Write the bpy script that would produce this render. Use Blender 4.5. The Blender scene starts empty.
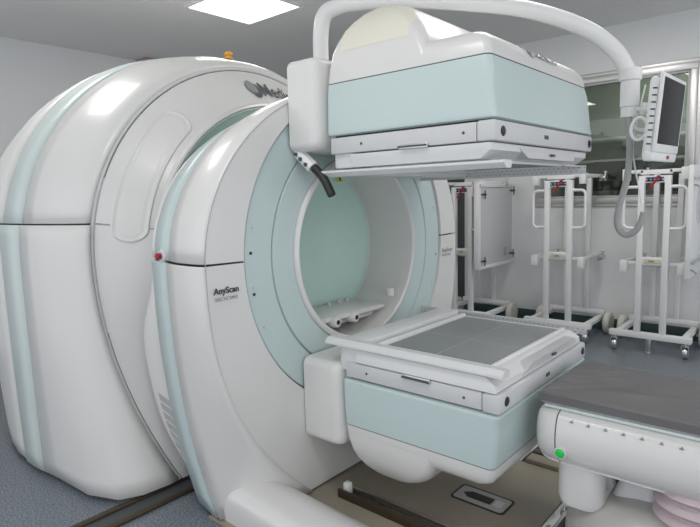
import bpy, bmesh, math, random
from mathutils import Vector, Matrix
random.seed(4)
PI = math.pi
S = bpy.context.scene
COL = S.collection

# ---------------------------------------------------------------- camera
cam = bpy.data.cameras.new('camera'); cam.lens = 28.683; cam.sensor_width = 36; cam.clip_start = .02
co = bpy.data.objects.new('camera', cam); COL.objects.link(co)
X_ = Vector((650, -51.5, 557.72)).normalized()          # world X in camera axes
Y_ = Vector((485, 81.5, -557.72)).normalized()
Y_ = (Y_ - X_ * Y_.dot(X_)).normalized()
Z_ = X_.cross(Y_)
co.matrix_world = Matrix((X_, Y_, Z_)).to_4x4()
co.location = (0, 0, 1.3)
S.camera = co

# ---------------------------------------------------------------- light, exposure
w = bpy.data.worlds.new('world'); S.world = w; w.use_nodes = True
w.node_tree.nodes['Background'].inputs[0].default_value = (.93, .96, 1, 1)
w.node_tree.nodes['Background'].inputs[1].default_value = 1.3
def area(name, loc, rot, sx, sy, e, col=(1, 1, 1)):
    l = bpy.data.lights.new(name, 'AREA'); l.shape = 'RECTANGLE'; l.size = sx; l.size_y = sy; l.energy = e; l.color = col
    o = bpy.data.objects.new(name, l); COL.objects.link(o); o.location = loc; o.rotation_euler = rot
    return o
PANELS = [(-3.36, 2.77), (-1.2, 2.77), (.95, 2.77), (-3.36, 1.15), (-1.2, .5), (.95, .5), (-1.2, 4.05)]  # only the first is a seen lamp; the rest are out of view, added for light
LAMP_E = 7.5
for i, (x, y) in enumerate(PANELS):
    area('panel_light', (x, y, 2.675), (0, 0, 0), .56, .56, LAMP_E, (1, .985, .955))
S.view_settings.view_transform = 'Standard'; S.view_settings.look = 'None'
S.view_settings.gamma = 1; S.view_settings.use_curve_mapping = False
S.view_settings.exposure = -0.04

# ---------------------------------------------------------------- materials
def mat(name, col, rough=.5, metal=0, coat=0, noise=0, nscale=8, bump=0, bscale=60, emit=0, spec=.5):
    m = bpy.data.materials.new(name); m.use_nodes = True; nt = m.node_tree; b = nt.nodes['Principled BSDF']
    c = (*col, 1)
    b.inputs['Base Color'].default_value = c; b.inputs['Roughness'].default_value = rough
    b.inputs['Metallic'].default_value = metal; b.inputs['Specular IOR Level'].default_value = spec
    if coat: b.inputs['Coat Weight'].default_value = coat; b.inputs['Coat Roughness'].default_value = .12
    tc = nt.nodes.new('ShaderNodeTexCoord')
    if noise:
        n = nt.nodes.new('ShaderNodeTexNoise'); n.inputs['Scale'].default_value = nscale; n.inputs['Detail'].default_value = 5
        nt.links.new(tc.outputs['Object'], n.inputs['Vector'])
        r = nt.nodes.new('ShaderNodeMapRange'); r.inputs['From Min'].default_value = .35; r.inputs['From Max'].default_value = .65
        r.inputs['To Min'].default_value = 1 - noise; r.inputs['To Max'].default_value = 1 + noise
        nt.links.new(n.outputs['Fac'], r.inputs['Value'])
        mx = nt.nodes.new('ShaderNodeVectorMath'); mx.operation = 'SCALE'; mx.inputs[0].default_value = col
        nt.links.new(r.outputs['Result'], mx.inputs['Scale']); nt.links.new(mx.outputs[0], b.inputs['Base Color'])
    if bump:
        n2 = nt.nodes.new('ShaderNodeTexNoise'); n2.inputs['Scale'].default_value = bscale
        nt.links.new(tc.outputs['Object'], n2.inputs['Vector'])
        bp = nt.nodes.new('ShaderNodeBump'); bp.inputs['Strength'].default_value = bump; bp.inputs['Distance'].default_value = .01
        nt.links.new(n2.outputs['Fac'], bp.inputs['Height']); nt.links.new(bp.outputs['Normal'], b.inputs['Normal'])
    if emit:
        b.inputs['Emission Color'].default_value = c; b.inputs['Emission Strength'].default_value = emit
    return m
M = dict(
    white=mat('white_plastic', (.70, .69, .675), .32, coat=.25, noise=.012, nscale=3),
    white2=mat('white_paint', (.79, .79, .785), .38, coat=.1, noise=.01),
    cyan=mat('pale_cyan_plastic', (.53, .63, .625), .36, coat=.2, noise=.012, nscale=3),
    pale=mat('lit_cyan_pallet_tint', (.60, .675, .665), .36, coat=.2, noise=.012, nscale=3),  # cyan lightened for the light on the rear strip; also the pallet rail's tint
    green=mat('pale_green_liner', (.53, .72, .65), .4, coat=.1, noise=.012),
    lgrey=mat('light_grey_panel', (.60, .60, .61), .42, noise=.01),
    cream=mat('cream_reflection', (.77, .74, .64), .4, coat=.3),  # warm reflection on the white hump, put into the colour
    groove=mat('dark_groove', (.12, .125, .125), .8),
    black=mat('black_plastic', (.015, .015, .015), .45),
    dark=mat('dark_grey_plastic', (.07, .075, .08), .5),
    screen=mat('screen_glass', (.02, .02, .022), .45, spec=.2),
    steel=mat('brushed_steel', (.62, .62, .61), .28, metal=1),
    chrome=mat('chrome', (.75, .75, .75), .1, metal=1),
    alu=mat('aluminium_frame', (.62, .61, .60), .35, metal=.8),
    mattress=mat('grey_vinyl', (.135, .13, .135), .5, noise=.03, bump=.25, bscale=9),
    headw=mat('white_metal_frame', (.70, .70, .70), .4, coat=.1, noise=.01),
    grid=mat('grey_face_plate', (.27, .285, .29), .5, coat=0, noise=.01),
    wall=mat('wall_paint', (.78, .785, .79), .7, noise=.012, nscale=2),
    ceil=mat('ceiling_paint', (.80, .80, .785), .8, noise=.012, nscale=2),
    skirt=mat('teal_skirting', (.05, .085, .09), .5),
    plate=mat('beige_metal_plate', (.30, .265, .21), .42, noise=.03, nscale=5, spec=.4),
    rail=mat('bronze_rail', (.085, .065, .045), .35, metal=.6),
    redp=mat('red_plastic', (.33, .01, .025), .4),
    navy=mat('navy_label', (.03, .035, .10), .4),
    yellow=mat('yellow_sticker', (.75, .62, .03), .5),
    orange=mat('orange_plastic', (.85, .42, .04), .4),
    pink=mat('pink_card', (.50, .28, .36), .7),
    wheel=mat('beige_rubber', (.62, .60, .53), .55),
    cable=mat('grey_cable', (.36, .36, .36), .5),
    bellows=mat('pinkish_bellows', (.56, .47, .49), .5, bump=.1, bscale=30),
    basegrey=mat('warm_grey_plastic', (.44, .43, .41), .4, coat=.2),
    ink=mat('dark_ink', (.03, .03, .035), .6), ink4=mat('slate_ink', (.10, .105, .11), .6), ink2=mat('grey_ink', (.30, .30, .31), .6), ink3=mat('faint_grey_ink', (.42, .42, .42), .6),
    silver=mat('silver_ink', (.40, .42, .43), .3, metal=.5),
    olive=mat('olive_room_paint', (.26, .27, .24), .8), beige=mat('beige_paint', (.50, .46, .34), .8),
    slate=mat('slate_cabinet', (.09, .10, .10), .6),
    led=mat('green_led', (.01, .42, .06), .25, emit=.25),
    lamp=mat('lamp_diffuser', (1, .99, .95), .4, emit=2.2),
    labelcream=mat('cream_label', (.62, .58, .42), .5),
)
# speckled vinyl floor
def floor_mat():
    m = bpy.data.materials.new('speckled_vinyl'); m.use_nodes = True; nt = m.node_tree; b = nt.nodes['Principled BSDF']
    b.inputs['Roughness'].default_value = .24
    tc = nt.nodes.new('ShaderNodeTexCoord')
    v = nt.nodes.new('ShaderNodeTexNoise'); v.inputs['Scale'].default_value = 140; v.inputs['Detail'].default_value = 2
    nt.links.new(tc.outputs['Object'], v.inputs['Vector'])
    cr = nt.nodes.new('ShaderNodeValToRGB'); e = cr.color_ramp.elements
    e[0].position = .36; e[0].color = (.09, .10, .125, 1); e[1].position = .46; e[1].color = (.17, .195, .225, 1)
    x = e.new(.60); x.color = (.185, .21, .24, 1); y = e.new(.68); y.color = (.33, .36, .39, 1)
    nt.links.new(v.outputs['Fac'], cr.inputs['Fac']); nt.links.new(cr.outputs['Color'], b.inputs['Base Color'])
    return m
M['floor'] = floor_mat()
def glass_mat():
    m = bpy.data.materials.new('window_glass'); m.use_nodes = True; nt = m.node_tree; nt.nodes.clear()
    o = nt.nodes.new('ShaderNodeOutputMaterial'); t = nt.nodes.new('ShaderNodeBsdfTransparent'); g = nt.nodes.new('ShaderNodeBsdfGlossy')
    t.inputs[0].default_value = (.80, .86, .80, 1); g.inputs['Roughness'].default_value = .02
    f = nt.nodes.new('ShaderNodeFresnel'); f.inputs[0].default_value = 1.7
    mx = nt.nodes.new('ShaderNodeMixShader'); nt.links.new(f.outputs[0], mx.inputs[0]); nt.links.new(t.outputs[0], mx.inputs[1])
    nt.links.new(g.outputs[0], mx.inputs[2]); nt.links.new(mx.outputs[0], o.inputs[0])
    return m
M['glass'] = glass_mat()

# ---------------------------------------------------------------- helpers
def obj(name, bm, m, parent=None, sharp=35, off=None):
    me = bpy.data.meshes.new(name)
    bmesh.ops.remove_doubles(bm, verts=bm.verts, dist=1e-5)
    bmesh.ops.recalc_face_normals(bm, faces=bm.faces)
    bm.to_mesh(me); bm.free()
    for p in me.polygons: p.use_smooth = True
    me.set_sharp_from_angle(angle=math.radians(sharp))
    if m: me.materials.append(M[m])
    o = bpy.data.objects.new(name, me); COL.objects.link(o)
    if parent:
        o.parent = parent
        o.matrix_parent_inverse = absmat(parent).inverted()
    return o
def absmat(o):
    mm = Matrix.LocRotScale(o.location, o.rotation_euler, o.scale)
    return (absmat(o.parent) @ o.matrix_parent_inverse @ mm) if o.parent else mm
def tag(o, label=None, cat=None, group=None, kind=None):
    if label: o['label'] = label
    if cat: o['category'] = cat
    if group: o['group'] = group
    if kind: o['kind'] = kind
    return o
def thing(name, label, cat, loc, group=None):
    o = bpy.data.objects.new(name, None); COL.objects.link(o); o.location = loc; o.empty_display_size = .1
    return tag(o, label, cat, group)
def NB(): return bmesh.new()
def merge(bm, t):
    me = bpy.data.meshes.new('tmp'); t.to_mesh(me); t.free(); bm.from_mesh(me); bpy.data.meshes.remove(me)
def box(bm, x0, x1, y0, y1, z0, z1, bev=.004, rot=None, seg=2):
    t = bmesh.new(); bmesh.ops.create_cube(t, size=1)
    c = Vector(((x0+x1)/2, (y0+y1)/2, (z0+z1)/2)); s = Vector((abs(x1-x0), abs(y1-y0), abs(z1-z0)))
    for v in t.verts: v.co = Vector((v.co.x*s.x, v.co.y*s.y, v.co.z*s.z))
    if bev: bmesh.ops.bevel(t, geom=t.edges[:], offset=min(bev, min(s)*.45), segments=seg, affect='EDGES', profile=.5)
    if rot is not None:
        for v in t.verts: v.co = rot @ v.co
    for v in t.verts: v.co += c
    merge(bm, t); return bm
def loft(bm, rings, closed=True, cap0=False, cap1=False):
    R = [[bm.verts.new(p) for p in r] for r in rings]
    n = len(R[0])
    for a, b in zip(R[:-1], R[1:]):
        for i in range(n if closed else n-1):
            j = (i+1) % n
            try: bm.faces.new((a[i], a[j], b[j], b[i]))
            except ValueError: pass
    if cap0: bm.faces.new(R[0][::-1])
    if cap1: bm.faces.new(R[-1])
    return R
def frame_at(d):
    d = d.normalized(); u = Vector((0, 0, 1)) if abs(d.z) < .9 else Vector((1, 0, 0))
    a = d.cross(u).normalized(); return a, d.cross(a).normalized()
def smoothpath(pts, n=6):
    P = [Vector(p) for p in pts]
    if n <= 1 or len(P) < 3: return P
    out = []
    for i in range(len(P)-1):
        p0 = P[max(i-1, 0)]; p1 = P[i]; p2 = P[i+1]; p3 = P[min(i+2, len(P)-1)]
        for k in range(n):
            t = k/n
            out.append(.5*((2*p1)+(-p0+p2)*t+(2*p0-5*p1+4*p2-p3)*t*t+(-p0+3*p1-3*p2+p3)*t**3))
    out.append(P[-1]); return out
def tube(bm, pts, r, seg=16, sm=6, closed=False, caps=True):
    P = smoothpath(pts, sm) if not closed else [Vector(p) for p in pts]
    rings = []; n = len(P); a = None
    for i, p in enumerate(P):
        if closed: d = P[(i+1) % n]-P[(i-1) % n]
        else: d = P[min(i+1, n-1)]-P[max(i-1, 0)]
        d.normalize()
        if a is None: a, b = frame_at(d)
        else:
            a = (a - d*a.dot(d)).normalized(); b = d.cross(a)
        rr_ = r(i/(n-1)) if callable(r) else r
        rings.append([p + (a*math.cos(2*PI*k/seg)+b*math.sin(2*PI*k/seg))*rr_ for k in range(seg)])
    if closed: rings.append(rings[0])
    loft(bm, rings, True, caps and not closed, caps and not closed)
    return bm
def cyl(bm, p, q, r, seg=24, r2=None):
    return tube(bm, [p, q], (lambda t: r+(r2-r)*t) if r2 is not None else r, seg, 1)
def lathe(bm, c, prof, axis='z', seg=48, cap=True):
    """prof: (radius, along)"""
    rings = []
    for r, h in prof:
        ring = []
        for k in range(seg):
            a = 2*PI*k/seg
            u, v = r*math.cos(a), r*math.sin(a)
            ring.append(Vector(c)+{'z': Vector((u, v, h)), 'x': Vector((h, u, v)), 'y': Vector((u, h, v))}[axis])
        rings.append(ring)
    loft(bm, rings, True, cap, cap); return bm
def rr(x0, x1, y0, y1, r, z, n=6):
    r = min(r, (x1-x0)/2-.001, (y1-y0)/2-.001); P = []
    for cx, cy, a0 in ((x1-r, y1-r, 0), (x0+r, y1-r, PI/2), (x0+r, y0+r, PI), (x1-r, y0+r, 3*PI/2)):
        for k in range(n+1):
            a = a0+PI/2*k/n; P.append(Vector((cx+r*math.cos(a), cy+r*math.sin(a), z)))
    return P
def text(name, body, size, m, loc, xdir, updir, parent, bold=0, shear=0, ext=.0006):
    c = bpy.data.curves.new(name, 'FONT'); c.body = body; c.size = size; c.extrude = ext; c.offset = bold; c.shear = shear
    o = bpy.data.objects.new(name, c); COL.objects.link(o)
    dg = bpy.context.evaluated_depsgraph_get(); me = bpy.data.meshes.new_from_object(o.evaluated_get(dg))
    bpy.data.objects.remove(o); bpy.data.curves.remove(c)
    x = Vector(xdir).normalized(); u = Vector(updir); u = (u-x*u.dot(x)).normalized(); z = x.cross(u)
    mw = Matrix((x, u, z)).transposed().to_4x4(); mw.translation = Vector(loc)
    me.transform(mw); me.materials.clear(); me.materials.append(M[m]); me.name = name
    o = bpy.data.objects.new(name, me); COL.objects.link(o)
    if parent: o.parent = parent; o.matrix_parent_inverse = absmat(parent).inverted()
    return o
def struct(name, bm, m, parent=None, sharp=35):
    o = obj(name, bm, m, parent, sharp)
    if not parent: o['kind'] = 'structure'
    return o
def sbox(name, *a, m='wall', bev=0, parent=None):
    return struct(name, box(NB(), *a, bev=bev), m, parent)

# ================================================================ THE ROOM
XL, XR, YB, YF, H = -5.4, 2.6, 5.35, -1.6, 2.70
WX0, WX1, WZ0, WZ1 = -2.19, -.88, 1.16, 2.29
DX0, DX1, DZ = -3.95, -2.99, 2.1
sbox('floor', XL-.1, XR, YF, YB+1.5, -.1, 0, m='floor')
sbox('ceiling', XL-.1, XR, YF, YB+1.5, H, H+.1, m='ceil')
sbox('wall_left', XL-.12, XL, YF, YB+.12, 0, H)
b = NB()
box(b, XL, DX0, YB, YB+.12, 0, H, 0); box(b, DX0, DX1, YB, YB+.12, DZ, H, 0); box(b, DX1, WX0, YB, YB+.12, 0, H, 0)
box(b, WX0, WX1, YB, YB+.12, 0, WZ0, 0); box(b, WX0, WX1, YB, YB+.12, WZ1, H, 0); box(b, WX1, XR, YB, YB+.12, 0, H, 0)
struct('wall_back', b, 'wall')
b = NB(); box(b, DX1, XR, YB-.012, YB, 0, .11, .003); box(b, XL, DX0, YB-.012, YB, 0, .11, .003)
struct('baseboard_back', b, 'skirt')
struct('baseboard_left', box(NB(), XL, XL+.012, YF, YB-.012, 0, .11, .003), 'white2')
# corridor / control room behind
sbox('wall_corridor', XL-.1, -2.45, YB+1.35, YB+1.45, 0, H, m='beige')
b = NB(); box(b, -2.45, XR, YB+1.3, YB+1.4, 0, H, 0); box(b, -2.45, -2.38, YB+.12, YB+1.3, 0, H, 0)
struct('wall_control_room', b, 'olive')
cab = thing('storage_cabinet', 'dark grey cabinet seen through the doorway behind the leftmost cart', 'cabinet', (-3.5, 6.1, 0))
obj('body', box(NB(), -4.2, -2.75, 5.9, 6.35, 0.04, 1.48, .008), 'slate', cab)
obj('plinth', box(NB(), -4.18, -2.77, 5.93, 6.33, 0, .04, .002), 'black', cab)
# window
b = NB(); f_ = .055
for (a0, a1, c0, c1) in ((WX0, WX1, WZ1-f_, WZ1), (WX0, WX1, WZ0, WZ0+f_), (WX0, WX0+f_, WZ0+f_, WZ1-f_), (WX1-f_, WX1, WZ0+f_, WZ1-f_)):
    box(b, a0, a1, YB-.02, YB+.08, c0, c1, .004)
for (a0, a1, c0, c1) in ((WX0-.03, WX1+.03, WZ1, WZ1+.03), (WX0-.03, WX1+.03, WZ0-.03, WZ0), (WX0-.03, WX0, WZ0, WZ1), (WX1, WX1+.03, WZ0, WZ1)):
    box(b, a0, a1, YB-.012, YB, c0, c1, .003)
win = struct('window_1', b, 'alu')
b = NB(); g_ = .018
for (a0, a1, c0, c1) in ((WX0+f_, WX1-f_, WZ1-f_-g_, WZ1-f_), (WX0+f_, WX1-f_, WZ0+f_, WZ0+f_+g_), (WX0+f_, WX0+f_+g_, WZ0+f_+g_, WZ1-f_-g_), (WX1-f_-g_, WX1-f_, WZ0+f_+g_, WZ1-f_-g_)):
    box(b, a0, a1, YB+.0, YB+.05, c0, c1, .003)
obj('window_bead', b, 'lgrey', win)
obj('pane', box(NB(), WX0+f_, WX1-f_, YB+.02, YB+.028, WZ0+f_, WZ1-f_, 0), 'glass', win)
area('control_room_fill', (-1.2, 6.1, 2.6), (0, 0, 0), .8, .5, 10, (.95, 1, .95))  # unseen lamp added to brighten the room behind the glass
# control room contents
d = thing('control_desk', 'long white desk top seen through the observation window', 'desk', (-1.4, 5.9, 0))
obj('desk_top', box(NB(), -2.35, -.3, 5.7, 6.35, 1.17, 1.2, .005), 'lgrey', d)
for x in (-2.3, -.36): obj('leg', box(NB(), x, x+.05, 5.75, 6.3, 0, 1.17, .004), 'lgrey', d)
d = thing('desk_monitor', 'black computer monitor on the desk behind the window glass', 'monitor', (-1.55, 5.95, 1.2), 'monitors on the control room desk')
obj('screen_housing', box(NB(), -1.85, -1.33, 5.9, 5.95, 1.27, 1.56, .01), 'black', d)
obj('stand', box(NB(), -1.63, -1.55, 5.9, 5.98, 1.2, 1.30, .004), 'dark', d)
d = thing('desk_monitor', 'black monitor on the desk at the right side of the window', 'monitor', (-1.05, 5.95, 1.2), 'monitors on the control room desk')
obj('screen_housing', box(NB(), -1.28, -.78, 5.95, 6.0, 1.26, 1.5, .01), 'black', d)
obj('stand', box(NB(), -1.07, -.99, 5.95, 6.02, 1.2, 1.28, .004), 'dark', d)
sh = thing('wall_shelf', 'pale long shelf on the control room wall behind the window', 'shelf', (-1.3, 6.5, 1.7))
obj('board', box(NB(), -2.3, -.3, 6.35, 6.65, 1.80, 1.83, .003), 'lgrey', sh)
obj('board', box(NB(), -2.3, -.3, 6.35, 6.65, 1.57, 1.60, .003), 'lgrey', sh)

# ceiling lights: the first is seen, the others are unseen and added for light
first = None
for i, (x, y) in enumerate(PANELS):
    if i == 0: lab = 'bright square recessed ceiling light panel above the big rounded scanner'
    else: lab = ['', 'square ceiling light panel above the detector heads', 'unseen square light panel added over the far end of the table', 'unseen square light panel added left of the photographer', 'unseen square light panel added just behind the photographer', 'unseen square light panel added right behind the photographer', 'unseen square light panel added in front of the observation window'][i]
    t = thing('ceiling_light', lab, 'ceiling light', (x, y, H), 'square ceiling light panels')
    b = NB()
    for (x0, x1, y0, y1) in ((-.31, .31, .29, .31), (-.31, .31, -.31, -.29), (-.31, -.29, -.29, .29), (.29, .31, -.29, .29)):
        box(b, x+x0, x+x1, y+y0, y+y1, H-.018, H, .002)
    obj('frame', b, 'white2', t)
    obj('diffuser', box(NB(), x-.29, x+.29, y-.29, y+.29, H-.012, H-.001, 0), 'lamp', t)

# floor hardware
b = NB(); box(b, -1.86, -.78, 1.22, 2.44, 0, .012, .003)
tag(obj('floor_plate', b, 'plate'), 'beige metal base plate on the floor beneath the detector heads', 'floor plate')
t = thing('floor_rail', 'dark bronze twin rail on the floor between the two scanner bodies', 'rail', (-2.15, 1.2, 0))
for x in (-2.235, -2.125): obj('rail_bar', box(NB(), x, x+.03, .3, 2.9, 0, .014, .003), 'rail', t)
obj('channel', box(NB(), -2.205, -2.125, .3, 2.9, 0, .004, 0), 'dark', t)
t = thing('cable_channel', 'low open metal channel bar with a white plug on the floor plate', 'channel', (-1.3, 1.7, .012))
b = NB(); box(b, -1.54, -.98, 1.655, 1.667, .012, .05, .002); box(b, -1.54, -.98, 1.667, 1.72, .012, .02, .001)
obj('channel_body', b, 'rail', t)
obj('channel_lip', box(NB(), -1.54, -.98, 1.72, 1.73, .012, .04, .002), 'steel', t)
b = NB(); box(b, -1.53, -1.50, 1.68, 1.71, .02, .07, .004); obj('plug', b, 'white2', t)
b = NB(); box(b, -.98, -.90, 1.1, 2.40, .012, .016, .001); 
t = thing('edge_strip', 'raised beige metal strip along the far edge of the base plate', 'strip', (-1.2, 2.46, 0))
obj('strip_body', box(NB(), -1.04, -.30, 2.445, 2.52, 0, .03, .004), 'plate', t)
obj('strip_top', box(NB(), -1.04, -.30, 2.52, 2.56, 0, .035, .004), 'rail', t)
b.free()
# hatch sticker on the plate
t = thing('hatch_sticker', 'rectangular grey floor sticker with a black border and dark arrow shape', 'sticker', (-1.05, 2.02, .013))
b = NB(); loft(b, [rr(-1.17, -.925, 1.955, 2.085, .02, .012), rr(-1.17, -.925, 1.955, 2.085, .02, .0138)], True, False, True); obj('border', b, 'black', t)
b = NB(); loft(b, [rr(-1.16, -.935, 1.965, 2.075, .015, .013), rr(-1.16, -.935, 1.965, 2.075, .015, .0145)], True, False, True); obj('sticker_face', b, 'basegrey', t)
b = NB(); pts = [(-1.135, 2.02), (-1.105, 2.045), (-1.0, 2.045), (-1.0, 1.995), (-1.105, 1.995)]
loft(b, [[Vector((x, y, .0140)) for x, y in pts], [Vector((x, y, .0153)) for x, y in pts]], True, False, True); obj('dark_symbol', b, 'black', t)
obj('light_symbol', box(NB(), -.99, -.955, 1.995, 2.045, .014, .0153, 0), 'lgrey', t)
# steel tray at table end
t = thing('steel_bracket', 'shiny steel floor bracket with bolts under the end of the patient table', 'bracket', (-.8, 2.15, 0))
obj('base', box(NB(), -.775, -.60, 1.62, 2.40, 0, .016, .003), 'chrome', t)
b = NB(); box(b, -.70, -.688, 1.66, 2.36, .016, .09, .003); obj('upright', b, 'chrome', t)
for y in (1.80, 1.95, 2.12, 2.28):
    b = NB(); lathe(b, (-.738, y, .016), [(.018, 0), (.018, .012), (.009, .014), (.009, .03)], 'z', 12); obj('bolt', b, 'steel', t)

# ================================================================ GANTRIES
def arc(r, c=(2.0, 1.05)):
    return lambda a: (c[0]-r*math.cos(a), c[1]+r*math.sin(a))
def section(a, bb, k, pw, X, dxf=lambda z: 0, u0=-1, u1=2, nl=16, nu=40, yc=2.0, zc=1.05, zb=.02, seam=None, part=None):
    """outline of a housing at one station: near wall up, over the top, far wall down"""
    P = []
    def pt(y, z): P.append(Vector((X+dxf(z), y, z)))
    def low(z, side):
        t = max(0, (zc-z)/zc); y = a-k*t**pw; pt(yc-side*y, z)
    zs = seam
    if part == 'lower_near' or part == 'lower_far':
        sd = 1 if part == 'lower_near' else -1
        zt = zs-.004
        for i in range(nl+1):
            z = zb+(min(zt, zc)-zb)*i/nl; low(z, sd)
        th = math.asin(max(0, (zt-zc))/bb)
        for i in range(1, 4):
            tt = th*i/3; pt(yc-sd*a*math.cos(tt), zc+bb*math.sin(tt) if th > 0 else zt)
    elif part == 'upper':
        th = math.asin((zs+.004-zc)/bb)
        for i in range(nu+1):
            tt = th+(PI-2*th)*i/nu; pt(yc-a*math.cos(tt), zc+bb*math.sin(tt))
    elif part == 'whole':
        for i in range(nl): low(zb+(zc-zb)*i/nl, 1)
        for i in range(nu+1):
            tt = PI*i/nu; pt(yc-a*math.cos(tt), zc+bb*math.sin(tt))
        for i in range(nl-1, -1, -1): low(zb+(zc-zb)*i/nl, -1)
    return P
def shell(names, stations, m, parent, seam, thick=.012):
    """stations: (X, a, b, k, pw, dxf); returns nothing; upper and lower covers"""
    for part in ('upper', 'lower_near', 'lower_far'):
        b = NB()
        rings = [section(a, bb, k, pw, X, dxf, seam=seam, part=part) for (X, a, bb, k, pw, dxf) in stations]
        loft(b, rings, False)
        o = obj(names[0] if part == 'upper' else names[1], b, m, parent, 40)
        so = o.modifiers.new('s', 'SOLIDIFY'); so.thickness = thick; so.offset = -1
def face_plane(name, st, Xi, ri, m, parent, seam, gap=.004, step=None, rimback=0):
    """annulus from the outline of station st to circle ri at Xi; split at the seam"""
    (X, a, bb, k, pw, dxf) = st
    def build(pts, nm):
        outer = [p.copy() for p in pts]; rings = [outer]
        def circ(r, x):
            q = []
            for p in pts:
                an = math.atan2(p.z-1.05, p.y-2.0); q.append(Vector((x, 2+r*math.cos(an), 1.05+r*math.sin(an))))
            return q
        inner = circ(ri, Xi)
        for s in ((.0, .33, .66, 1.0)[1:]):
            rings.append([o_.lerp(i_, s) for o_, i_ in zip(outer, inner)])
        if rimback: rings.append(circ(ri-.003, Xi-rimback))
        b = NB(); loft(b, rings, False)
        o = obj(nm, b, m, parent, 40)
    up = section(a, bb, k, pw, X, dxf, seam=seam, part='upper', nu=72)
    build(up, name+'_upper')
    ln = section(a, bb, k, pw, X, dxf, seam=seam, part='lower_near', nl=30)
    lf = section(a, bb, k, pw, X, dxf, seam=seam, part='lower_far', nl=30)
    y0 = ln[0].y; n = 20
    bot = [Vector((ln[0].x, y0+(4-2*y0)*i/n, ln[0].z)) for i in range(1, n)]
    build(ln[::-1]+bot+lf, name+'_lower')

# ---- front gantry
G = thing('scanner_gantry', 'front white gantry with pale cyan ring around the round bore', 'medical scanner', (-1.9, 2.0, 0))
SEAM = 1.065
def dxl(amt, p=2.5): return lambda z: amt*max(0, (1.05-z)/1.05)**p
def dflange(z):   # rear flange swells back between z .9 and .2
    t = (z-.52)/.36
    return -.15*math.exp(-t**4)+.06*max(0, (1.05-z)/1.05)**3
st0 = (-1.660, .860, .712, .50, 2.5, lambda z: 0)
st1 = (-1.672, .869, .720, .44, 2.5, lambda z: 0)
st2 = (-1.72, .878, .724, .32, 2.4, dxl(.02))
st3 = (-1.81, .878, .712, .17, 2.3, dxl(.06))
st4 = (-1.895, .861, .692, .10, 2.2, dxl(.10))
shell(('front_cover_upper', 'front_cover_lower'), [st0, st1, st2, st3, st4], 'white', G, SEAM)
st4b = (-1.901, .858, .689, .10, 2.2, dxl(.10)); st5 = (-2.045, .834, .658, .10, 2.2, dxl(.08))
shell(('side_strip_upper', 'side_strip_lower'), [st4b, st5], 'cyan', G, SEAM)
st6 = (-2.051, .831, .657, .10, 2.2, dxl(.08)); st7 = (-2.085, .822, .645, .13, 2.0, dflange)
st8 = (-2.10, .78, .62, .13, 2.0, dflange)
shell(('back_flange_upper', 'back_flange_lower'), [st6, st7, st8], 'white', G, SEAM)
face_plane('face', st0, -1.655, .695, 'white', G, SEAM, rimback=.02)
# dark liner just inside (seen through the seams)
b = NB()
rings = [section(a-.016, bb-.016, k, pw, X, dxf, part='whole', zb=.03) for (X, a, bb, k, pw, dxf) in
         [(-1.675, .845, .695, .50, 2.5, lambda z: 0), (-1.83, .867, .70, .19, 2.3, dxl(.04)), (-1.92, .85, .672, .13, 2.2, dxl(.08)), (-2.04, .82, .63, .14, 2, dflange)]]
loft(b, rings, False); obj('inner_frame', b, 'groove', G)
b = NB(); loft(b, [[Vector((-1.68, p.y, p.z)) for p in rings[0]], [Vector((-1.68, 2+.50*(p.y-2)/math.hypot(p.y-2, p.z-1.05), 1.05+.50*(p.z-1.05)/math.hypot(p.y-2, p.z-1.05))) for p in rings[0]]], False)
obj('inner_plate', b, 'groove', G)
b = NB(); lathe(b, (0, 2, 1.05), [(.41, -2.05), (.60, -2.05)], 'x', 96, False); obj('back_plate', b, 'lgrey', G)
# cyan ring, split in outer and inner ring by a fine line
def ringpart(nm, prof, m, seg=128, par=None):
    b = NB(); lathe(b, (0, 2.0, 1.05), prof, 'x', seg, False); return obj(nm, b, m, par or G, 40)
ringpart('outer_ring', [(.688, -1.70), (.687, -1.668), (.683, -1.664), (.556, -1.662), (.553, -1.666), (.552, -1.70)], 'cyan')
ringpart('inner_ring', [(.548, -1.70), (.547, -1.667), (.544, -1.663), (.436, -1.662), (.434, -1.67), (.434, -1.70)], 'cyan')
ringpart('bore_rim', [(.433, -1.69), (.433, -1.655), (.428, -1.648), (.418, -1.645), (.408, -1.652), (.404, -1.67), (.404, -1.93), (.398, -1.935)], 'white')
ringpart('bore_cover', [(.402, -1.930), (.398, -1.940), (.385, -1.950), (.33, -1.975), (.25, -2.0), (.15, -2.018), (.05, -2.026), (.0001, -2.027)], 'green')
for an in (168, 188, 203, -8, 15, -22, 172+180):
    a = math.radians(an); c = (-1.660, 2+.655*math.cos(a), 1.05+.655*math.sin(a))
    b = NB(); lathe(b, c, [(.006, -.003), (.006, .0005), (.004, .0015)], 'x', 12); o = obj('screw', b, 'cyan', G)
for (yy, zz) in ((1.345, 1.09), (1.352, .93)):
    b = NB(); lathe(b, (-1.662, yy, zz), [(.006, -.001), (.006, .0015)], 'x', 10); obj('screw_hole', b, 'black', G)
# emergency knob
b = NB(); lathe(b, (-1.945, 0, 1.085), [(.026, 1.162), (.026, 1.140), (.021, 1.134)], 'y', 20); kb = obj('knob_collar', b, 'lgrey', G)
b = NB(); lathe(b, (-1.945, 0, 1.085), [(.010, 1.142), (.013, 1.128), (.013, 1.120), (.008, 1.115)], 'y', 16); obj('emergency_button', b, 'redp', G)
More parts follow.
